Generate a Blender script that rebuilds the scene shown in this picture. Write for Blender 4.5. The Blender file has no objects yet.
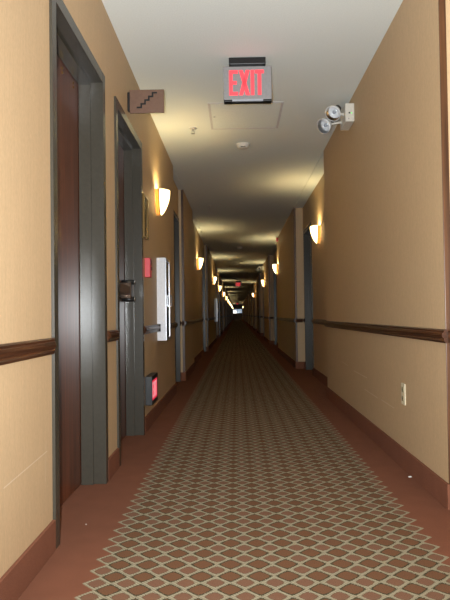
import bpy, bmesh, math, random
from mathutils import Matrix, Vector
random.seed(7)
S = bpy.context.scene
C = S.collection
PI = math.pi
XL, XR, CEIL, EYE = -0.684, 0.902, 2.5, 0.85      # wall planes, ceiling height, camera height (m)
RECL, RECR = -0.745, 1.04                           # wall planes inside the door recesses
Y0, Y1 = -4.0, 100.0

# ---------------------------------------------------------------- materials
def srgb(r, g, b):
    f = lambda c: (c/255/12.92) if c/255 <= .04045 else ((c/255+.055)/1.055)**2.4
    return (f(r), f(g), f(b), 1)

class NT:
    """tiny helper for building node trees"""
    def __init__(self, name):
        self.m = bpy.data.materials.new(name); self.m.use_nodes = True
        self.t = self.m.node_tree; self.n = self.t.nodes; self.l = self.t.links
        self.b = self.n['Principled BSDF']
    def node(self, kind, **kw):
        o = self.n.new(kind)
        for k, v in kw.items(): setattr(o, k, v)
        return o
    def put(self, v, sock):
        if hasattr(v, 'is_output'): self.l.new(v, sock)
        else: sock.default_value = v
    def math(self, op, a, b=None, c=None, clamp=False):
        o = self.node('ShaderNodeMath', operation=op, use_clamp=clamp)
        self.put(a, o.inputs[0])
        if b is not None: self.put(b, o.inputs[1])
        if c is not None: self.put(c, o.inputs[2])
        return o.outputs[0]
    def mix(self, f, a, b, mode='MIX'):
        o = self.node('ShaderNodeMix', data_type='RGBA', blend_type=mode)
        self.put(f, o.inputs['Factor']); self.put(a, o.inputs[6]); self.put(b, o.inputs[7])
        return o.outputs[2]
    def coords(self):
        tc = self.node('ShaderNodeTexCoord'); s = self.node('ShaderNodeSeparateXYZ')
        self.l.new(tc.outputs['Object'], s.inputs[0])
        return tc.outputs['Object'], s.outputs[0], s.outputs[1], s.outputs[2]
    def noise(self, co, scale=(1,1,1), sc=1.0, detail=2.0, rough=.5):
        mp = self.node('ShaderNodeMapping'); mp.inputs['Scale'].default_value = scale
        self.l.new(co, mp.inputs['Vector'])
        o = self.node('ShaderNodeTexNoise'); self.l.new(mp.outputs[0], o.inputs['Vector'])
        o.inputs['Scale'].default_value = sc; o.inputs['Detail'].default_value = detail
        o.inputs['Roughness'].default_value = rough
        return o.outputs['Fac']
    def ramp(self, f, lo, hi):
        o = self.node('ShaderNodeMapRange'); self.put(f, o.inputs[0])
        o.inputs[1].default_value = lo; o.inputs[2].default_value = hi
        return o.outputs[0]
    def bump(self, h, strength=.3, dist=.002):
        o = self.node('ShaderNodeBump'); o.inputs['Strength'].default_value = strength
        o.inputs['Distance'].default_value = dist
        self.l.new(h, o.inputs['Height']); self.l.new(o.outputs[0], self.b.inputs['Normal'])
    def set(self, **kw):
        for k, v in kw.items(): self.put(v, self.b.inputs[k.replace('_', ' ')])
        return self.m

def plain(name, col, rough=.5, metal=0.0, emit=None, estr=0.0, spec=.5):
    t = NT(name); co, x, y, z = t.coords()
    nz = t.noise(co, sc=60, detail=2)
    c = t.mix(t.ramp(nz, .3, .7), tuple(v*.93 for v in col[:3])+(1,), tuple(min(1, v*1.06) for v in col[:3])+(1,))
    t.set(Base_Color=c, Roughness=rough, Metallic=metal, Specular_IOR_Level=spec)
    if emit: t.set(Emission_Color=emit, Emission_Strength=estr)
    return t.m

def wallpaper(name, base, scuffs):
    t = NT(name); co, x, y, z = t.coords()
    streak = t.noise(co, (90, 90, 5), 1.6, 3, .6)
    weave = t.noise(co, (260, 260, 60), 1.0, 2, .6)
    blot = t.noise(co, (1.2, 1.2, 1.2), 1.0, 2)
    f = t.math('ADD', t.math('MULTIPLY', streak, .4), t.math('MULTIPLY', weave, .6))
    d = tuple(v*.88 for v in base[:3])+(1,); l = tuple(min(1, v*1.08) for v in base[:3])+(1,)
    c = t.mix(t.ramp(f, .35, .65), d, l)
    c = t.mix(t.math('MULTIPLY', t.ramp(blot, .4, .7), .12), c, d)
    for (ya, za, yb, zb, w, s) in scuffs:           # thin pale scratches in the vinyl
        dy, dz = yb-ya, zb-za; L2 = dy*dy+dz*dz
        py = t.math('SUBTRACT', y, ya); pz = t.math('SUBTRACT', z, za)
        k = t.math('DIVIDE', t.math('ADD', t.math('MULTIPLY', py, dy), t.math('MULTIPLY', pz, dz)), L2, clamp=True)
        ey = t.math('SUBTRACT', py, t.math('MULTIPLY', k, dy)); ez = t.math('SUBTRACT', pz, t.math('MULTIPLY', k, dz))
        r = t.math('SQRT', t.math('ADD', t.math('MULTIPLY', ey, ey), t.math('MULTIPLY', ez, ez)))
        c = t.mix(t.math('MULTIPLY', t.math('LESS_THAN', r, w), s), c, srgb(240, 228, 205))
    t.bump(f, .25, .0015)
    return t.set(Base_Color=c, Roughness=.55, Specular_IOR_Level=.3)

def carpet(name, patterned):
    t = NT(name); co, x, y, z = t.coords()
    fuzz = t.noise(co, (1, 1, 1), 420, 2, .7); wide = t.noise(co, (1, 1, 1), 9, 3)
    ground = t.mix(t.ramp(fuzz, .3, .7), srgb(104, 66, 50), srgb(146, 96, 74))
    ground = t.mix(t.math('MULTIPLY', t.ramp(wide, .35, .7), .25), ground, srgb(102, 66, 50))
    c = ground
    if patterned:
        P, PV, xa, xb = .0946, .0974, -.506, .724
        u = t.math('DIVIDE', t.math('SUBTRACT', x, xa), P); v = t.math('ADD', t.math('DIVIDE', y, PV), .11)
        tri = lambda a: t.math('PINGPONG', a, .5)      # 0 at a big diamond's centre, .5 halfway to the next
        cs = lambda a: t.math('COSINE', t.math('MULTIPLY', a, 2*PI))
        wob = t.math('MULTIPLY', t.math('SUBTRACT', t.noise(co, (1, 1, 1), 260, 1), .5), .22)
        dt = t.math('ADD', tri(u), tri(v))
        dc = t.math('SUBTRACT', .5, t.math('MULTIPLY', t.math('ADD', cs(u), cs(v)), .25))
        d = t.math('ADD', t.math('ADD', t.math('MULTIPLY', dt, .45), t.math('MULTIPLY', dc, .55)), wob)
        twill = t.math('GREATER_THAN', t.math('FRACT', t.math('MULTIPLY', t.math('ADD', u, v), 7.0)), .5)
        cream = t.mix(t.ramp(fuzz, .3, .7), srgb(128, 122, 100), srgb(184, 178, 154))
        cream = t.mix(t.math('MULTIPLY', twill, .45), cream, srgb(108, 90, 66))
        big = t.mix(t.ramp(fuzz, .3, .7), srgb(92, 64, 46), srgb(128, 92, 68))
        small = t.mix(t.ramp(fuzz, .3, .7), srgb(100, 72, 56), srgb(138, 102, 82))
        dark = t.mix(t.ramp(fuzz, .3, .7), srgb(44, 42, 28), srgb(84, 78, 58))
        pat = t.mix(t.math('GREATER_THAN', d, .375), big, dark)
        pat = t.mix(t.math('GREATER_THAN', d, .465), pat, cream)
        pat = t.mix(t.math('GREATER_THAN', d, .665), pat, t.mix(.5, dark, small))
        pat = t.mix(t.math('GREATER_THAN', d, .71), pat, small)
        notch = t.math('MULTIPLY', t.math('SUBTRACT', .5, tri(v)), P)
        inL = t.math('GREATER_THAN', t.math('SUBTRACT', x, xa), notch)
        inR = t.math('GREATER_THAN', t.math('SUBTRACT', xb, x), notch)
        c = t.mix(t.math('MULTIPLY', inL, inR), ground, pat)
    t.bump(fuzz, .5, .003)
    return t.set(Base_Color=c, Roughness=.95, Specular_IOR_Level=.1)

def wood(name, dark, light, rough=.3, axis=1, freq=1.0):
    t = NT(name); co, x, y, z = t.coords()
    sc = [45*freq]*3; sc[axis] = 2.2*freq
    g = t.noise(co, tuple(sc), 1.0, 4, .65)
    c = t.mix(t.ramp(g, .32, .68), dark, light)
    t.bump(g, .08, .001)
    return t.set(Base_Color=c, Roughness=rough)

def ceiling_paint():
    t = NT('ceiling_paint'); co, x, y, z = t.coords()
    n = t.noise(co, (1, 1, 1), 140, 3, .6)
    t.bump(n, .25, .002)
    return t.set(Base_Color=t.mix(t.ramp(n, .3, .7), srgb(224, 229, 225), srgb(236, 241, 237)), Roughness=.85, Specular_IOR_Level=.2)

M = {}
WALL = srgb(196, 167, 130)
M['wall_l'] = wallpaper('tan_fabric_wallcovering_scratched', WALL,
    [(1.80, .355, 2.21, .372, .002, .32), (2.20, .41, 2.19, .27, .003, .15)])
M['wall_r'] = wallpaper('tan_fabric_wallcovering_scuffed', WALL,
    [(4.85, .40, 4.36, .395, .003, .35), (4.45, .305, 4.05, .298, .003, .3), (3.95, .30, 3.62, .296, .003, .25), (5.4, .43, 5.1, .42, .003, .25)])
M['wall'] = wallpaper('tan_fabric_wallcovering', WALL, [])
M['ceiling'] = ceiling_paint()
M['carpet'] = carpet('diamond_lattice_carpet', True)
M['carpet_base'] = carpet('plain_rust_carpet', False)
M['rail'] = wood('dark_cherry_wood', srgb(40, 21, 12), srgb(88, 50, 28), .34, 1)
M['guard'] = wood('reddish_oak', srgb(62, 38, 21), srgb(100, 64, 38), .35, 2)
M['leaf'] = wood('dark_mahogany_veneer', srgb(72, 38, 24), srgb(108, 60, 38), .28, 2, .7)
M['frame'] = plain('dark_grey_metal_paint', srgb(62, 58, 50), .25)
M['handle'] = plain('dark_bronze', srgb(74, 58, 46), .3, .7)
M['bronze_bar'] = plain('brown_bronze', srgb(84, 60, 42), .4, .3)
M['sign_pale'] = plain('off_white_trim', srgb(206, 205, 206), .8)
M['black'] = plain('black_plastic', srgb(22, 22, 23), .4)
M['lamp_chrome'] = plain('pale_chrome', srgb(236, 237, 238), .3, .0)
M['chrome'] = plain('chrome', srgb(215, 218, 222), .12, 1.0)
M['silver'] = plain('brushed_silver', srgb(190, 192, 196), .28, .9)
M['white_metal'] = plain('white_enamel', srgb(226, 226, 230), .35)
M['white_plastic'] = plain('off_white_plastic', srgb(214, 208, 196), .45)
M['cream_plastic'] = plain('cream_plastic', srgb(222, 212, 182), .4)
M['tan_plastic'] = plain('tan_plastic', srgb(150, 140, 105), .45)
M['sign_grey'] = plain('grey_sign_enamel', srgb(140, 138, 139), .45)
M['red_box'] = plain('red_enamel', srgb(206, 62, 70), .4)
M['red_dark'] = plain('dark_red_enamel', srgb(120, 24, 26), .4)
M['brown_sign'] = plain('brown_sign_plastic', srgb(110, 82, 66), .5)
M['brass'] = plain('brass', srgb(205, 160, 75), .25, 1.0)
M['gold'] = wood('gilded_frame', srgb(84, 62, 24), srgb(146, 112, 48), .3, 2)
M['picture'] = plain('bronze_green_print', srgb(92, 80, 44), .35)
M['dark_end'] = plain('dark_brown_end_wall', srgb(60, 44, 34), .6)
M['paper'] = plain('white_paper', srgb(235, 232, 225), .8)
M['green_led'] = plain('green_indicator', srgb(60, 200, 60), .4, 0, srgb(70, 230, 70), 1.5)
M['exit_red'] = plain('lit_red_letter', srgb(230, 70, 80), .4, 0, (1.0, .055, .075, 1), .75)
M['exit_glow'] = plain('lit_red_panel', srgb(200, 30, 50), .4, 0, (1.0, .03, .085, 1), .62)
M['exit_pale'] = plain('lit_pink_letter', srgb(240, 150, 160), .4, 0, (1.0, .35, .4, 1), .5)
M['down_lens'] = plain('white_lens', srgb(165, 170, 180), .3, 0, (.9, .95, 1, 1), .03)
M['sconce_glass'] = plain('lit_alabaster_glass', srgb(255, 240, 205), .4, 0, (1.0, .88, .60, 1), 1.9)
M['sconce_band'] = plain('lit_amber_glass', srgb(200, 150, 78), .4, 0, (1.0, .66, .22, 1), .18)
M['lamp_shade'] = plain('lit_white_shade', srgb(250, 250, 250), .6, 0, (1.0, .97, .9, 1), 2.5)
def glass(name, rough, alpha_mix, tint=(1, 1, 1, 1)):
    t = NT(name)
    tr = t.node('ShaderNodeBsdfTransparent'); tr.inputs[0].default_value = tint
    gl = t.node('ShaderNodeBsdfGlossy'); gl.inputs['Roughness'].default_value = rough
    fr = t.node('ShaderNodeFresnel'); fr.inputs[0].default_value = 1.5
    mx = t.node('ShaderNodeMixShader')
    t.l.new(t.math('ADD', fr.outputs[0], alpha_mix, clamp=True), mx.inputs[0])
    t.l.new(tr.outputs[0], mx.inputs[1]); t.l.new(gl.outputs[0], mx.inputs[2])
    t.l.new(mx.outputs[0], t.n['Material Output'].inputs['Surface'])
    return t.m
M['glass'] = glass('clear_pane', .05, .02, (.93, .96, .95, 1))
M['lens'] = glass('clear_lens', .15, .02, (.95, .96, .97, 1))

# ---------------------------------------------------------------- mesh helpers
class MB:
    def __init__(self): self.bm = bmesh.new()
    def box(self, x0, x1, y0, y1, z0, z1, bevel=0.0):
        r = bmesh.ops.create_cube(self.bm, size=1)
        vs = r['verts']
        for v in vs:
            v.co = Vector(((x0+x1)/2 + v.co.x*abs(x1-x0), (y0+y1)/2 + v.co.y*abs(y1-y0), (z0+z1)/2 + v.co.z*abs(z1-z0)))
        if bevel:
            es = list({e for v in vs for e in v.link_edges})
            bmesh.ops.bevel(self.bm, geom=es, offset=bevel, segments=2, affect='EDGES', profile=.5)
        return self
    def prism(self, pts, a, b):
        """closed outline pts (list of 3D points at start), extruded by vector b-a"""
        d = Vector(b) - Vector(a)
        v1 = [self.bm.verts.new(Vector(p)) for p in pts]; v2 = [self.bm.verts.new(Vector(p)+d) for p in pts]
        n = len(pts)
        for i in range(n): self.bm.faces.new((v1[i], v1[(i+1) % n], v2[(i+1) % n], v2[i]))
        self.bm.faces.new(list(reversed(v1))); self.bm.faces.new(v2)
        return self
    def tube(self, p, q, r, r2=None, seg=16):
        p, q = Vector(p), Vector(q); d = q-p
        m = Matrix.Translation((p+q)/2) @ d.to_track_quat('Z', 'Y').to_matrix().to_4x4()
        bmesh.ops.create_cone(self.bm, cap_ends=True, segments=seg, radius1=r, radius2=r if r2 is None else r2, depth=d.length, matrix=m)
        return self
    def lathe(self, prof, origin, axis, seg=24):
        """profile of (radius, along) turned about axis from origin"""
        q = Vector(axis).to_track_quat('Z', 'Y'); o = Vector(origin); rings = []
        for r, h in prof:
            if r < 1e-6: rings.append([self.bm.verts.new(o + q @ Vector((0, 0, h)))])
            else: rings.append([self.bm.verts.new(o + q @ Vector((r*math.cos(2*PI*i/seg), r*math.sin(2*PI*i/seg), h))) for i in range(seg)])
        for a, b in zip(rings, rings[1:]):
            for i in range(seg):
                j = (i+1) % seg
                f = [a[i % len(a)], a[j % len(a)], b[j % len(b)], b[i % len(b)]]
                f = list(dict.fromkeys(f))
                if len(f) > 2: self.bm.faces.new(f)
        return self
    def build(self, name, mat, parent=None, smooth=False):
        bmesh.ops.recalc_face_normals(self.bm, faces=self.bm.faces[:])
        me = bpy.data.meshes.new(name); self.bm.to_mesh(me); self.bm.free()
        me.materials.append(mat)
        if smooth:
            for p in me.polygons: p.use_smooth = True
        o = bpy.data.objects.new(name, me); C.objects.link(o)
        if parent:
            o.parent = parent; bpy.context.view_layer.update()
            o.matrix_parent_inverse = parent.matrix_world.inverted()
        return o

def tag(o, label, cat, group=None, kind=None):
    o['label'] = label; o['category'] = cat
    if group: o['group'] = group
    if kind: o['kind'] = kind
    return o
def thing(name, label, cat, loc=(0, 0, 0), group=None, kind=None):
    o = bpy.data.objects.new(name, None); C.objects.link(o); o.location = loc; o.empty_display_size = .1
    return tag(o, label, cat, group, kind)
def dup(o, parent=None):
    c = o.copy(); C.objects.link(c)
    if parent:
        c.parent = parent; c.matrix_parent_inverse = o.matrix_parent_inverse.copy()
    for ch in list(o.children): dup(ch, c)
    return c

# ---------------------------------------------------------------- layout of the two walls
DOOR_H = 2.107
# each wall: runs (y0, y1, plane x); doors (y0, y1, plane x) give the outer edges of the metal frame
runsL = [(Y0, 6.80, XL), (6.80, 8.05, RECL), (8.05, 9.80, XL), (9.80, 14.5, RECL), (14.5, 20.25, XL)]
doorsL = [(2.272, 3.205, XL), (3.493, 4.475, XL), (7.03, 8.0, RECL), (13.48, 14.44, RECL)]
k = 1
while 13 + 7.25*k < Y1 - 3:
    b = 13 + 7.25*k
    runsL += [(b, b+2, RECL), (b+2, min(b+7.25, Y1), XL)]
    doorsL.append((b+.98, b+1.94, RECL))
    if b + 4.3 < Y1: doorsL.append((b+3.3, b+4.26, XL))
    k += 1
runsR = [(Y0, 2.70, RECR), (2.70, 6.28, XR), (6.28, 9.6, RECR), (9.6, 13.75, XR)]
doorsR = [(8.52, 9.48, RECR)]
k = 0
while 13.75 + 7.2*k < Y1 - 3:
    b = 13.75 + 7.2*k
    runsR += [(b, b+3.6, RECR), (b+3.6, min(b+7.2, Y1), XR)]
    doorsR.append((b+2.55, b+3.51, RECR))
    k += 1
runsL[-1] = (runsL[-1][0], Y1, XL); runsR[-1] = (runsR[-1][0], Y1, XR)

def solid_spans(run, doors):
    y0, y1, x = run
    ds = sorted(d for d in doors if d[0] >= y0 - 1e-6 and d[1] <= y1 + 1e-6)
    out, c = [], y0
    for d in ds: out.append((c, d[0])); c = d[1]
    out.append((c, y1))
    return [s for s in out if s[1]-s[0] > 1e-4], ds

def build_wall(name, runs, doors, s, mat):
    out = s*1.35
    w = MB()
    for r in runs:
        spans, ds = solid_spans(r, doors); x = r[2]
        for a, b in spans: w.box(min(x, out), max(x, out), a, b, 0, CEIL)
        for a, b, _ in ds:
            w.box(min(x, out), max(x, out), a, b, DOOR_H, CEIL)
            w.box(min(x+s*.19, out), max(x+s*.19, out), a, b, 0, DOOR_H)
    o = w.build(name, mat); o['kind'] = 'structure'
    return o
wl = build_wall('wall_left', runsL, doorsL, -1, M['wall_l']); tag(wl, 'tan fabric-covered corridor wall on the left, with the two near doors', 'wall')
wr = build_wall('wall_right', runsR, doorsR, 1, M['wall_r']); tag(wr, 'tan fabric-covered corridor wall on the right, above the power outlet', 'wall')

f = MB().box(-1.35, 1.35, Y0, Y1, -.05, 0).build('floor', M['carpet']); tag(f, 'rust carpet with a cream diamond lattice down the corridor', 'floor', kind='structure')
c = MB().box(-1.35, 1.35, Y0, Y1, CEIL, CEIL+.05).build('ceiling', M['ceiling']); tag(c, 'flat white painted corridor ceiling with bands of lamp light', 'ceiling', kind='structure')
b = MB().box(-1.35, 1.35, Y0-.1, Y0, 0, CEIL).build('wall_back', M['wall']); tag(b, 'tan wall closing the corridor behind the camera', 'wall', kind='structure')
# far end: dark wall with a daylight window
e = MB()
e.box(-1.35, -.66, Y1, Y1+.15, 0, CEIL).box(.84, 1.35, Y1, Y1+.15, 0, CEIL)
e.box(-.66, .84, Y1, Y1+.15, 0, 1.05).box(-.66, .84, Y1, Y1+.15, 1.75, CEIL)
e = e.build('wall_end', M['dark_end']); tag(e, 'dark wall closing the far end of the corridor around a window', 'wall', kind='structure')
w = MB()
w.box(-.66, -.62, Y1+.03, Y1+.09, 1.05, 1.75).box(.80, .84, Y1+.03, Y1+.09, 1.05, 1.75)
w.box(-.62, .80, Y1+.03, Y1+.09, 1.05, 1.09).box(-.62, .80, Y1+.03, Y1+.09, 1.71, 1.75).box(.07, .10, Y1+.03, Y1+.09, 1.09, 1.71)
w = w.build('window_1', M['black']); tag(w, 'small bright daylight window at the far end of the corridor', 'window', kind='structure')
MB().box(-.62, .80, Y1+.055, Y1+.061, 1.09, 1.71).build('window_pane', M['glass'], w)

# baseboards: strips of the carpet turned up the walls, following the recesses
def base_and_rail(side, runs, doors, s):
    bb = MB(); T, HB = .012, .11
    rails = []
    for i, r in enumerate(runs):
        spans, ds = solid_spans(r, doors); x = r[2]
        for a, b in spans:
            prot_a = i > 0 and a == r[0] and s*(runs[i-1][2]-x) > 0      # this run stands forward of the one before
            prot_b = i < len(runs)-1 and b == r[1] and s*(runs[i+1][2]-x) > 0
            a2, b2 = a-(T if prot_a else 0), b+(T if prot_b else 0)
            bb.box(min(x, x-s*T), max(x, x-s*T), a2, b2, 0, HB, .002)
            if prot_a: bb.box(min(x, runs[i-1][2]-s*T), max(x, runs[i-1][2]-s*T), a-T, a, 0, HB, .002)
            if prot_b: bb.box(min(x, runs[i+1][2]-s*T), max(x, runs[i+1][2]-s*T), b, b+T, 0, HB, .002)
            rails.append((a, b, x, prot_a, prot_b, runs[i-1][2] if prot_a else None, runs[i+1][2] if prot_b else None))
    o = bb.build('baseboard_'+side, M['carpet_base'])
    tag(o, 'rust carpet strip turned up along the foot of the %s wall' % side, 'baseboard', kind='structure')
    return rails
railsL = base_and_rail('left', runsL, doorsL, -1)
railsR = base_and_rail('right', runsR, doorsR, 1)

# chair rails: moulded profile (distance from wall, height)
RZ = .744
PROF = [(0, -.029), (.012, -.029), (.014, -.022), (.020, -.016), (.017, -.010), (.024, -.004), (.027, .006), (.024, .015), (.017, .019), (.020, .025), (.014, .030), (0, .030)]
ntrim = 0
def rail(a, b, x, s, pa, pb, xa, xb, side, idx):
    global ntrim
    ntrim += 1
    m = MB(); D = .027
    a2, b2 = a-(D if pa else 0), b+(D if pb else 0)
    # ends that stop at a door frame are returned at 45 degrees
    doors = doorsL if s < 0 else doorsR
    ca = any(abs(a-q[1]) < 1e-6 for q in doors); cb = any(abs(b-q[0]) < 1e-6 for q in doors)
    v1 = [m.bm.verts.new((x-s*d, a2+(max(0, d-.008)*1.5 if ca else 0), RZ+h)) for d, h in PROF]
    v2 = [m.bm.verts.new((x-s*d, b2-(max(0, d-.008)*1.5 if cb else 0), RZ+h)) for d, h in PROF]
    for q in range(len(PROF)):
        r = (q+1) % len(PROF); m.bm.faces.new((v1[q], v1[r], v2[r], v2[q]))
    m.bm.faces.new(v1[::-1]); m.bm.faces.new(v2)
    if pa:   # returns around the corner on the end face
        m.prism([(x-s*.001, a-d, RZ+h) for d, h in PROF], (x, 0, 0), (xa-s*D, 0, 0))
    if pb:
        m.prism([(x-s*.001, b+d, RZ+h) for d, h in PROF], (x, 0, 0), (xb-s*D, 0, 0))
    o = m.build('trim_%d' % ntrim, M['rail'])
    tag(o, 'dark wood chair rail on the %s wall, piece %d counted from the camera' % (side, idx), 'chair rail', 'chair rails', 'structure')
for i, (a, b, x, pa, pb, xa, xb) in enumerate(railsL): rail(a, b, x, -1, pa, pb, xa, xb, 'left', i+1)
for i, (a, b, x, pa, pb, xa, xb) in enumerate(railsR): rail(a, b, x, 1, pa, pb, xa, xb, 'right', i+1)

# wooden corner strips on the near ends of the wall sections, and thin soffits over the recesses
def strips(runs, s, side):
    global ntrim
    n = 0
    for i in range(1, len(runs)):
        a, b, x = runs[i]; px = runs[i-1][2]
        if s*(px-x) > 0:
            n += 1; ntrim += 1
            m = MB().box(min(x-s*.003, x+s*.028), max(x-s*.003, x+s*.028), a-.006, a, .11, CEIL-.002, .002)
            o = m.build('trim_%d' % ntrim, M['guard'])
            tag(o, 'reddish wood corner strip on the %s wall, number %d counted from the camera' % (side, n), 'corner strip', 'corner strips', 'structure')
        if s*(x-px) > 0 or i == 0:
            ntrim += 1
            main = XL if s < 0 else XR
            o = MB().box(min(main, x), max(main, x), a, b, CEIL-.012, CEIL).build('trim_%d' % ntrim, M['ceiling'])
            tag(o, 'white soffit strip over a door recess on the %s, number %d from the camera' % (side, n+1), 'soffit', 'recess soffits', 'structure')
strips(runsL, -1, 'left'); strips(runsR, 1, 'right')

# ---------------------------------------------------------------- doors
def frame_mesh(W, s, LEAF):
    """metal frame in local coordinates: y from 0 to W, wall plane at x=0, into the wall along +s"""
    F, P, ST = .055, .011, .016
    m = MB()
    def bx(d0, d1, y0, y1, z0, z1, bv=.0015): m.box(min(s*d0, s*d1), max(s*d0, s*d1), y0, y1, z0, z1, bv)
    e = .0015
    for (ya, yb, st0, st1) in ((e, F, F, F+ST), (W-F, W-e, W-F-ST, W-F)):
        bx(-P, .185, ya, yb, 0, DOOR_H-e)
        bx(.052, LEAF-.002, st0, st1, 0, DOOR_H-F)
    bx(-P+.0005, .185, F, W-F, DOOR_H-F, DOOR_H-e)
    bx(.052, LEAF-.002, F+ST, W-F-ST, DOOR_H-F-ST, DOOR_H-F)
    return m
nd = 0
proto = {}
def ordinal(n):
    return ['first','second','third','fourth','fifth','sixth','seventh','eighth','ninth','tenth','eleventh','twelfth','thirteenth','fourteenth','fifteenth','sixteenth','seventeenth','eighteenth','nineteenth','twentieth'][n-1] if n <= 20 else {30:'thirtieth'}.get(n, ('twenty-' if n < 30 else 'thirty-')+ordinal(n % 10))
def make_door(y0, y1, x, s, label, style):
    global nd
    nd += 1
    W = round(y1-y0, 3); key = (W, s, style)
    if key in proto:
        d = dup(proto[key]); d.location = (x, y0, 0); d.name = 'door_%d' % nd; d['label'] = label
        return d
    F = .055; LEAF = .10 if style == 'plain' else .115   # depth of the leaf face behind the wall plane
    d = thing('door_%d' % nd, label, 'door', (0, 0, 0), None, 'structure')
    frame_mesh(W, s, LEAF).build('door_frame', M['frame'], d)
    m = MB(); m.box(min(s*LEAF, s*(LEAF+.044)), max(s*LEAF, s*(LEAF+.044)), F+.002, W-F-.002, .006, DOOR_H-F-.002, .0015)
    leaf = m.build('door_leaf', M['leaf'], d)
    f0 = s*(LEAF)                     # leaf face
    if style == 'screws':             # bare holes and brass screws where a closer was fixed
        for (yy, zz) in ((.575, 2.008), (.575, 1.987), (.770, 2.012), (.770, 1.991)):
            MB().tube((f0-s*.004, yy, zz), (f0+s*.002, yy, zz), .006, seg=10).build('brass_screw', M['brass'], leaf)
        MB().lathe([(0, -.002), (.030, -.002), (.030, .006), (.012, .010), (.011, .045), (.022, .056), (.026, .070), (.022, .084), (0, .088)], (f0, .165, 1.003), (-s, 0, 0)).build('door_knob', M['handle'], leaf, True)
    elif style == 'bar':              # projecting lever set with round black ends
        B = lambda d0, d1, ya, yb, za, zb, bv: MB().box(min(f0-s*d0, f0-s*d1), max(f0-s*d0, f0-s*d1), ya, yb, za, zb, bv)
        h = B(0, .06, .10, .64, .978, 1.062, .004).build('bar_rail', M['handle'], leaf)
        B(.058, .088, .12, .63, .990, 1.052, .008).build('push_bar', M['bronze_bar'], h)
        c2 = B(0, .092, .64, .78, .966, 1.076, .006).build('latch_case', M['handle'], leaf)
        for zz in (1.079, .964):
            MB().tube((f0-s*.104, .70, zz), (f0-s*.02, .70, zz), .017).build('latch_rod_guide', M['black'], c2, True)
            MB().lathe([(0, -.004), (.010, -.004), (.014, 0), (.014, .006), (0, .008)], (f0-s*.104, .70, zz), (-s, 0, 0)).build('guide_cap', M['chrome'], c2, True)
    else:
        h = MB().box(min(f0-s*.008, f0), max(f0-s*.008, f0), F+.05, F+.10, .90, 1.10, .003).build('lock_plate', M['handle'], leaf)
        MB().tube((f0-s*.05, F+.075, .98), (f0, F+.075, .98), .011).tube((f0-s*.05, F+.07, .98), (f0-s*.05, F+.20, .98), .010).build('door_handle', M['handle'], h, True)
    d.location = (x, y0, 0)
    proto[key] = d
    return d
for i, (a, b, x) in enumerate(doorsL):
    if i == 0: lab, st = 'tall dark mahogany door in grey metal frame, nearest on the left wall', 'screws'
    elif i == 1: lab, st = 'grey-framed door with a projecting bronze push bar, under the brown stair sign', 'bar'
    elif i == 2: lab, st = 'narrow glimpse of a grey-framed door just past the near white cabinet', 'plain'
    else: lab, st = 'dark room door in grey metal frame, %s along the left wall' % ordinal(i+1), 'plain'
    make_door(a, b, x, -1, lab, st)
for i, (a, b, x) in enumerate(doorsR):
    lab = 'blue-grey framed door in the first right recess, past the near right sconce' if i == 0 else 'dark room door in grey metal frame, %s along the right wall' % ordinal(i+1)
    make_door(a, b, x, 1, lab, 'plain')

# ---------------------------------------------------------------- wall sconces
def sconce_proto():
    """half-bowl of glass on a wall at x=0 facing +x; local z=0 at the bowl's rim"""
    t = thing('wall_sconce', 'lit glass wall sconce', 'wall lamp')
    HW, PR, HT, BX = .106, .080, .215, .036
    bm = bmesh.new(); rings = []
    nz, na = 12, 20
    for i in range(nz+1):
        u = i/nz; sc = max(.0, math.cos(u*PI/2))**.68 if i < nz else .0
        z = -HT*u
        ring = []
        for j in range(na+1):
            a = -PI/2 + PI*j/na
            ring.append(bm.verts.new((BX+PR*sc*math.cos(a), HW*sc*math.sin(a), z)) if sc > 0 else None)
        rings.append(ring)
    tip = bm.verts.new((BX, 0, -HT))
    for i in range(nz-1):
        for j in range(na): bm.faces.new((rings[i][j], rings[i][j+1], rings[i+1][j+1], rings[i+1][j]))
    for j in range(na): bm.faces.new((rings[nz-1][j], rings[nz-1][j+1], tip))
    bmesh.ops.solidify(bm, geom=bm.faces[:], thickness=.004)
    m = MB(); m.bm.free(); m.bm = bm
    m.build('glass_shade', M['sconce_glass'], t, True)
    # gilt band between the wall and the glass, same outline as the bowl, open at the top
    out = [(HW*(math.cos(i/nz*PI/2)**.68 if i < nz else 0), -HT*i/nz) for i in range(nz+1)]
    def band(x0, x1, k, mat, name):
        bm = bmesh.new(); full = [(y*k, z) for y, z in out] + [(-y*k, z) for y, z in reversed(out[:-1])]
        a = [bm.verts.new((x0, y, z)) for y, z in full]; b = [bm.verts.new((x1, y, z)) for y, z in full]
        for q in range(len(full)-1): bm.faces.new((a[q], a[q+1], b[q+1], b[q]))
        bmesh.ops.solidify(bm, geom=bm.faces[:], thickness=.003)
        m = MB(); m.bm.free(); m.bm = bm; m.build(name, mat, t, True)
    band(.0005, BX-.005, 1.0, M['sconce_band'], 'side_band')
    band(BX-.007, BX+.001, 1.07, M['handle'], 'rim')
    MB().box(.0005, .008, -.06, .06, -.14, -.02, .002).build('back_plate', M['brass'], t)
    # the lamp itself, its light leaving through the open top
    L = bpy.data.lights.new('bulb_light', 'POINT'); L.energy = BULB; L.color = (1.0, .81, .42); L.shadow_soft_size = .022
    lo = bpy.data.objects.new('bulb', L); C.objects.link(lo); lo.parent = t; lo.location = (.062, 0, -.045)
    return t
BULB = 11.5
SZ = 1.93
P0 = sconce_proto()
leftS = [5.35, 11.8, 17.7, 23.2, 29.95] + [13+7.25*q+2.45 for q in range(3, 12)]
rightS = [(7.7, RECR), (13.5, XR), (19.7, XR), (31.75, XR), (82.6, XR), (89.8, XR)]
behind = []
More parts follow.
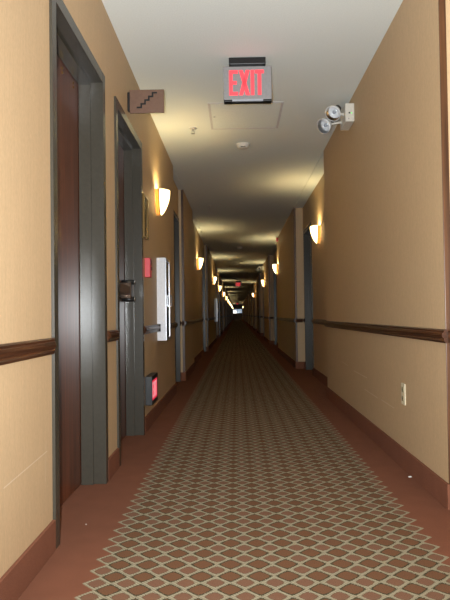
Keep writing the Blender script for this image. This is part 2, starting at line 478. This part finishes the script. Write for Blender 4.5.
allS = [(y, RECL if i == 1 else XL, -1, 'L', i) for i, y in enumerate(leftS)] + [(y, x, 1, 'R', i) for i, (y, x) in enumerate(rightS)] + [(y, x, s, 'B', i) for i, (y, x, s) in enumerate(behind)]
for n, (y, x, s, side, i) in enumerate(allS):
    o = P0 if n == 0 else dup(P0)
    o.location = (x, y, SZ)
    o.rotation_euler = (0, 0, 0 if s < 0 else PI)
    if side == 'L':
        lab = ['lit glass bowl sconce on the left wall above the near white cabinet, largest in view',
               'lit glass bowl sconce on the left wall, the next one beyond the large near sconce'][i] if i < 2 else 'small lit glass sconce, %s from the camera along the left wall' % ordinal(i+1)
    elif side == 'R':
        lab = 'lit glass bowl sconce in the right recess just past the near wall section' if i == 0 else 'small lit glass sconce, %s from the camera along the right wall' % ordinal(i+1)
    else:
        lab = 'lit glass sconce on the %s wall level with the camera' % ('left' if s < 0 else 'right')
    tag(o, lab, 'wall lamp', 'lit wall sconces along the corridor')

# ---------------------------------------------------------------- lettering
def letter(m, ch, x0, x1, z0, z1, st, y0, y1, flip=1, plane='XZ', base=0):
    """solid block letters; in plane XZ they face -y, in plane YZ they face +x"""
    def bx(a, b, c, d):
        if plane == 'XZ': m.box(a, b, y0, y1, c, d)
        else: m.box(y0, y1, a, b, c, d)
    def pr(pts):
        if plane == 'XZ': m.prism([(p, y0, q) for p, q in pts], (0, y0, 0), (0, y1, 0))
        else: m.prism([(y0, p, q) for p, q in pts], (y0, 0, 0), (y1, 0, 0))
    if ch == 'E':
        bx(x0, x0+st, z0, z1); bx(x0+st, x1, z1-st, z1); bx(x0+st, x1, z0, z0+st); bx(x0+st, x1-st*.35, (z0+z1-st)/2, (z0+z1+st)/2)
    elif ch == 'X':
        h = st*1.12
        pr([(x0, z1), (x0+h, z1), (x1, z0), (x1-h, z0)])
        zc, xc = (z0+z1)/2, (x0+x1)/2
        pr([(x0, z0), (x0+h, z0), (xc+h*.5, zc-st*.1), (xc, zc+st*.9), (xc-h*.5, zc+st*.1)])
        pr([(x1, z1), (x1-h, z1), (xc-h*.5, zc+st*.1), (xc, zc-st*.9), (xc+h*.5, zc-st*.1)])
    elif ch == 'I': bx(x0, x1, z0, z1)
    elif ch == 'T':
        bx(x0, x1, z1-st, z1); bx((x0+x1-st)/2, (x0+x1+st)/2, z0, z1-st)

# ---------------------------------------------------------------- hanging exit signs
t = thing('exit_sign', 'grey ceiling sign with lit red EXIT letters, nearest and largest', 'sign', (.088, 3.95, CEIL), 'ceiling exit signs')
X0, X1, Z0, Z1, YF = .088-.155, .088+.155, 2.230, 2.444, 3.95
MB().box(.088-.118, .088+.118, 3.94, 4.05, 2.455, CEIL-.001, .003).box(.088-.105, .088+.105, 3.955, 4.035, Z1, 2.456).build('ceiling_mount', M['black'], t)
MB().box(X0, X1, YF, YF+.055, Z0, Z1, .003).build('sign_housing', M['sign_grey'], t)
MB().box(X0+.002, X0+.055, YF+.001, YF+.056, Z0-.012, Z0, .002).box(X1-.055, X1-.002, YF+.001, YF+.056, Z0-.012, Z0, .002).box(X0+.05, X1-.05, YF+.016, YF+.052, Z0-.012, Z0).build('bottom_rim', M['black'], t)
MB().box(X0+.056, X1-.056, YF+.002, YF+.015, Z0-.009, Z0).build('downlight_lens', M['down_lens'], t)
for ch, a, b_ in (('E', .037, .094), ('X', .100, .170), ('I', .176, .198), ('T', .203, .261)):
    m = MB(); letter(m, ch, X0+a, X0+b_, Z0+.026, Z1-.025, .0225, YF-.003, YF+.001); m.build('letter', M['exit_red'], t)
for yy, lab in ((30.6, 'small lit red exit sign hanging halfway down the corridor'), (86.0, 'tiny lit red exit sign near the far end of the corridor')):
    o = dup(t); o.location = (.088, yy, CEIL); o['label'] = lab

# low exit sign on the left wall
t = thing('low_exit_sign', 'dark box with lit red EXIT face low on left wall near the floor', 'sign', (XL, 4.7, .19))
ya, yb, xf = 4.56, 4.885, XL+.052
m = MB(); m.box(XL+.0005, xf-.004, ya, yb, .19, .402, .003)
m.box(xf-.006, xf, ya, ya+.022, .19, .402).box(xf-.006, xf, yb-.022, yb, .19, .402).box(xf-.006, xf, ya+.022, yb-.022, .19, .222).box(xf-.006, xf, ya+.022, yb-.022, .37, .402)
m.build('sign_housing', M['black'], t)
MB().box(xf-.006, xf-.002, ya+.022, yb-.022, .222, .37).build('lit_panel', M['exit_glow'], t)
for ch, a, b_ in (('E', .05, .10), ('X', .108, .172), ('I', .182, .204), ('T', .212, .27)):
    m = MB(); letter(m, ch, ya+a, ya+b_, .238, .354, .019, xf-.003, xf-.0005, plane='YZ'); m.build('letter', M['exit_pale'], t)

# projecting stair sign
t = thing('stair_sign', 'brown plastic sign with black stair symbol projecting from the left wall', 'sign', (XL, 3.95, 2.16))
MB().box(XL+.0005, XL+.014, 3.93, 3.972, 2.166, 2.285, .002).build('wall_bracket', M['black'], t)
MB().box(XL+.012, -.450, 3.944, 3.958, 2.154, 2.304, .002).build('sign_panel', M['brown_sign'], t)
m = MB(); sx, sz, run, rise, th = XL+.012+.046, 2.304-.121, .0245, .0235, .0105
for q in range(5):
    m.box(sx+q*run, sx+(q+1)*run+th, 3.9415, 3.9445, sz+q*rise, sz+q*rise+th)
    if q < 4: m.box(sx+(q+1)*run, sx+(q+1)*run+th, 3.9417, 3.9447, sz+q*rise+th, sz+(q+1)*rise)
m.build('stair_symbol', M['black'], t)

# fire alarm pull station
t = thing('fire_alarm_switch', 'small red fire alarm box on the left wall beside the second door', 'fire alarm', (XL, 4.645, 1.137))
MB().box(XL+.0005, XL+.042, 4.60, 4.69, 1.137, 1.282, .003).build('alarm_body', M['red_box'], t)
MB().box(XL+.042, XL+.048, 4.612, 4.678, 1.19, 1.215, .002).build('pull_handle', M['red_dark'], t)
MB().box(XL+.042, XL+.0445, 4.61, 4.68, 1.23, 1.27).build('raised_plate', M['red_dark'], t)

# framed print
t = thing('framed_print', 'small gilt-framed dark print on the left wall right after the second door', 'picture', (XL, 4.6, 1.43))
m = MB(); a, b_, z0, z1, fw = 4.495, 4.705, 1.425, 1.745, .018
m.box(XL+.0005, XL+.02, a, a+fw, z0, z1, .002).box(XL+.0005, XL+.02, b_-fw, b_, z0, z1, .002).box(XL+.0005, XL+.02, a+fw, b_-fw, z0, z0+fw, .002).box(XL+.0005, XL+.02, a+fw, b_-fw, z1-fw, z1, .002)
m.build('picture_frame', M['gold'], t)
MB().box(XL+.0005, XL+.009, a+fw, b_-fw, z0+fw, z1-fw).build('print', M['picture'], t)

# extinguisher cabinets
t = thing('wall_cabinet', 'tall white metal cabinet with glass front on left wall below the large sconce', 'cabinet', (XL, 5.45, .635), 'white wall cabinets')
a, b_, z0, z1, xf = 5.30, 5.60, .635, 1.347, XL+.070
m = MB()
m.box(XL+.0295, xf, a, a+.010, z0, z1, .001).box(XL+.0295, xf, b_-.010, b_, z0, z1, .001).box(XL+.0295, xf, a+.01, b_-.01, z0, z0+.01).box(XL+.0295, xf, a+.01, b_-.01, z1-.01, z1)
m.box(XL+.0285, XL+.033, a, b_, z0, z1)
m.box(XL+.0005, XL+.0285, a+.001, b_-.001, z0+.001, RZ-.033).box(XL+.0005, XL+.0285, a+.001, b_-.001, RZ+.034, z1-.001)
m.build('cabinet_body', M['white_metal'], t)
m = MB(); fw = .028
m.box(xf, xf+.012, a, a+fw, z0, z1, .002).box(xf, xf+.012, b_-fw, b_, z0, z1, .002).box(xf, xf+.012, a+fw, b_-fw, z0, z0+fw, .002).box(xf, xf+.012, a+fw, b_-fw, z1-fw, z1, .002)
d = m.build('cabinet_door', M['silver'], t)
MB().box(xf+.004, xf+.007, a+fw, b_-fw, z0+fw, z1-fw).build('pane', M['glass'], d)
MB().box(xf+.012, xf+.026, b_-fw+.004, b_-.004, 1.02, 1.03, .002).box(xf+.012, xf+.026, b_-fw+.004, b_-.004, .93, .94, .002).box(xf+.024, xf+.03, b_-fw+.004, b_-.004, .93, 1.03, .002).build('handle', M['chrome'], d)
o = dup(t); o.location = (XL, 18.95, .635); o['label'] = 'small pale cabinet far along the left wall below the third sconce'

# ---------------------------------------------------------------- right wall fittings
t = thing('emergency_light', 'white emergency light box with two lamp heads high on near right wall', 'emergency light', (XR, 4.75, 2.285), 'twin-head emergency lights')
MB().box(XR-.068, XR-.0005, 4.635, 4.87, 2.287, 2.425, .004).build('battery_box', M['white_plastic'], t)
MB().tube((XR-.038, 4.6335, 2.352), (XR-.038, 4.637, 2.352), .0065, seg=12).build('test_button', M['black'], t)
MB().tube((XR-.022, 4.6335, 2.350), (XR-.022, 4.637, 2.350), .004, seg=12).build('indicator', M['green_led'], t)
MB().tube((XR-.043, 4.6335, 2.308), (XR-.043, 4.637, 2.308), .003, seg=12).build('screw', M['black'], t)
def head(c, d, arm_from):
    c, d = Vector(c), Vector(d).normalized()
    h = MB().lathe([(0.0000, -0.0590), (0.0212, -0.0590), (0.0260, -0.0354), (0.0425, -0.0212), (0.0566, 0.0094), (0.0614, 0.0307), (0.0578, 0.0307), (0.0531, 0.0094), (0.0354, -0.0142), (0.0000, -0.0236)], c, d).build('lamp_head', M['lamp_chrome'], t, True)
    MB().lathe([(0.0590, 0.0283), (0.0496, 0.0401), (0.0260, 0.0484), (0.0000, 0.0507)], c, d).build('lens', M['lens'], h, True)
    MB().lathe([(0.0000, -0.0212), (0.0118, -0.0165), (0.0153, 0.0000), (0.0094, 0.0142), (0.0000, 0.0165)], c, d, 12).build('lamp', M['down_lens'], h, True)
    MB().lathe([(0.0236, -0.0708), (0.0271, -0.0684), (0.0271, -0.0401), (0.0236, -0.0401)], c, d, 16).build('head_cap', M['black'], h, True)
    MB().tube(arm_from, c + (Vector(arm_from)-c).normalized()*.035, .009, seg=10).lathe([(.016, -.006), (.016, .006), (0, .008)], arm_from, (-1, 0, 0), 14).build('swivel_arm', M['white_plastic'], t, True)
head((.762, 4.70, 2.380), (-.50, -.60, -.62), (XR-.067, 4.71, 2.362))
head((.715, 4.83, 2.322), (-.70, -.50, -.50), (XR-.067, 4.81, 2.335))
o = dup(t); o.location = (XR, 20.35, 2.285); o['label'] = 'tiny twin-head emergency light far along the right wall near the ceiling'

t = thing('power_outlet', 'cream duplex power outlet low on the near right wall', 'outlet', (XR, 3.40, .405))
MB().box(XR-.006, XR-.0003, 3.365, 3.437, .348, .463, .002).build('cover_plate', M['cream_plastic'], t)
for zz in (.430, .381):
    r = MB().box(XR-.009, XR-.005, 3.384, 3.418, zz-.014, zz+.014, .002).build('socket', M['tan_plastic'], t)
    MB().box(XR-.0097, XR-.0085, 3.393, 3.3955, zz-.005, zz+.006).box(XR-.0097, XR-.0085, 3.4065, 3.409, zz-.005, zz+.006).tube((XR-.0097, 3.401, zz-.009), (XR-.0085, 3.401, zz-.009), .0022, seg=8).build('slots', M['black'], r)

t = thing('alarm_strobe', 'small red alarm strobe near the ceiling beyond the first right recess', 'fire alarm', (XR, 13.25, 2.36))
MB().box(XR-.045, XR-.0005, 13.21, 13.29, 2.40, 2.475, .004).build('strobe_body', M['red_box'], t)
MB().box(XR-.06, XR-.044, 13.225, 13.275, 2.41, 2.43, .003).build('strobe_lens', M['white_plastic'], t)

# ---------------------------------------------------------------- ceiling fittings
t = thing('access_panel', 'flush square access panel in the ceiling behind the near exit sign', 'access panel', (.09, 5.13, CEIL))
a0, a1, b0, b1 = -.205, .387, 4.79, 5.47
m = MB(); fw = .018
m.box(a0, a0+fw, b0, b1, CEIL-.004, CEIL-.0002, .001).box(a1-fw, a1, b0, b1, CEIL-.004, CEIL-.0002, .001).box(a0+fw, a1-fw, b0, b0+fw, CEIL-.004, CEIL-.0002, .001).box(a0+fw, a1-fw, b1-fw, b1, CEIL-.004, CEIL-.0002, .001)
m.build('panel_frame', M['sign_pale'], t)
pn = MB().box(a0+fw+.002, a1-fw-.002, b0+fw+.002, b1-fw-.002, CEIL-.003, CEIL-.0002, .0008).build('panel', M['ceiling'], t)
MB().tube((a0+.04, 5.12, CEIL-.006), (a0+.04, 5.12, CEIL-.002), .009, seg=14).build('latch', M['silver'], pn)

t = thing('smoke_detector', 'round white smoke detector on the ceiling beyond the access panel', 'smoke detector', (.081, 5.97, CEIL), 'ceiling smoke detectors')
MB().lathe([(0, .0002), (.066, .0002), (.066, .014), (.060, .020)], (.081, 5.97, CEIL), (0, 0, -1)).build('mounting_base', M['white_plastic'], t, True)
MB().lathe([(.058, .018), (.056, .032), (.044, .042), (.020, .046), (0, .047)], (.081, 5.97, CEIL), (0, 0, -1)).build('sensor_cover', M['white_plastic'], t, True)
MB().box(.081-.022, .081+.022, 5.918, 5.926, CEIL-.040, CEIL-.028).build('vent_slot', M['black'], t)
o = dup(t); o.location = (.087, 15.14, CEIL); o['label'] = 'small white smoke detector farther down the ceiling, past the second right sconce'

t = thing('sprinkler', 'small metal sprinkler head on the ceiling left of the access panel', 'sprinkler', (-.365, 5.43, CEIL), 'ceiling sprinklers')
cx, cy = -.365, 5.43
MB().lathe([(0, .0002), (.032, .0002), (.030, .006), (.012, .008), (0, .008)], (cx, cy, CEIL), (0, 0, -1)).build('cover_ring', M['white_plastic'], t, True)
MB().tube((cx, cy, CEIL-.008), (cx, cy, CEIL-.026), .007).tube((cx-.010, cy, CEIL-.02), (cx-.010, cy, CEIL-.048), .0025, seg=8).tube((cx+.010, cy, CEIL-.02), (cx+.010, cy, CEIL-.048), .0025, seg=8).build('nozzle', M['silver'], t)
MB().lathe([(0, .048), (.016, .048), (.018, .050), (0, .051)], (cx, cy, CEIL), (0, 0, -1)).build('deflector', M['silver'], t)
o = dup(t); o.location = (-.386, 9.36, CEIL); o['label'] = 'tiny metal sprinkler head farther back on the ceiling, near the second left sconce'

# ---------------------------------------------------------------- odds and ends
def scrap(loc, lab, r):
    bm = bmesh.new(); bmesh.ops.create_icosphere(bm, subdivisions=2, radius=r)
    for v in bm.verts: v.co = Vector((v.co.x*(1+random.uniform(-.3, .3)), v.co.y*(1+random.uniform(-.3, .3)), v.co.z*.45*(1+random.uniform(-.3, .3))))
    zmin = min(v.co.z for v in bm.verts)
    for v in bm.verts: v.co.z -= zmin
    m = MB(); m.bm.free(); m.bm = bm
    o = m.build('paper_scrap', M['paper']); o.location = loc; tag(o, lab, 'litter')
scrap((.876, 3.22, .001), 'tiny white paper scrap on the carpet by the right baseboard', .009)
scrap((-.628, 2.54, .001), 'tiny white crumb on the plain carpet before the nearest door', .0028)

t = thing('floor_lamp', 'bright white lit lamp at the far end of the corridor, below the window', 'lamp', (-.33, 97.5, 0))
MB().lathe([(0, 0), (.16, 0), (.16, .02), (.03, .04), (0, .04)], (-.33, 97.5, 0), (0, 0, 1)).build('lamp_base', M['black'], t, True)
MB().tube((-.33, 97.5, .035), (-.33, 97.5, 1.1), .014).build('pole', M['black'], t)
MB().lathe([(.24, 0), (.20, .42), (.194, .42), (.234, 0)], (-.33, 97.5, 1.06), (0, 0, 1)).build('lamp_shade', M['lamp_shade'], t, True)

# ---------------------------------------------------------------- light
W = bpy.data.worlds.new('World'); S.world = W; W.use_nodes = True
bg = W.node_tree.nodes['Background']; bg.inputs[0].default_value = (.55, .68, .88, 1); bg.inputs[1].default_value = .6

fl = bpy.data.lights.new('camera_flash', 'SPOT'); fl.energy = 600; fl.color = (.95, 1.0, 1.03)
fl.spot_size = math.radians(118); fl.spot_blend = 1.0; fl.shadow_soft_size = .015
fo = bpy.data.objects.new('camera_flash', fl); C.objects.link(fo); fo.location = (-.05, -.02, .88)
fo.rotation_euler = (math.radians(101), 0, 0)

# ---------------------------------------------------------------- camera
FPX, VX, VY, ROLL = 620.0, 237.0, 314.5, .014
Yc = Vector((VX-225, -(VY-300), -FPX)).normalized()
Zc = Vector((-ROLL, 1, 0)); Zc = (Zc - Yc*Zc.dot(Yc)).normalized()
Xc = Yc.cross(Zc)
R = Matrix((Xc, Yc, Zc))            # rows: world axes seen in the camera = camera-to-world rotation
cam = bpy.data.cameras.new('camera'); cam.sensor_fit = 'VERTICAL'; cam.sensor_height = 36; cam.lens = FPX/600*36
cam.clip_start = .02; cam.clip_end = 300
co = bpy.data.objects.new('camera', cam); C.objects.link(co)
co.matrix_world = Matrix.Translation((0, 0, EYE)) @ R.to_4x4()
S.camera = co

S.view_settings.view_transform = 'Standard'; S.view_settings.look = 'None'
S.view_settings.exposure = 0.0; S.view_settings.gamma = 1.0
S.view_settings.use_curve_mapping = False
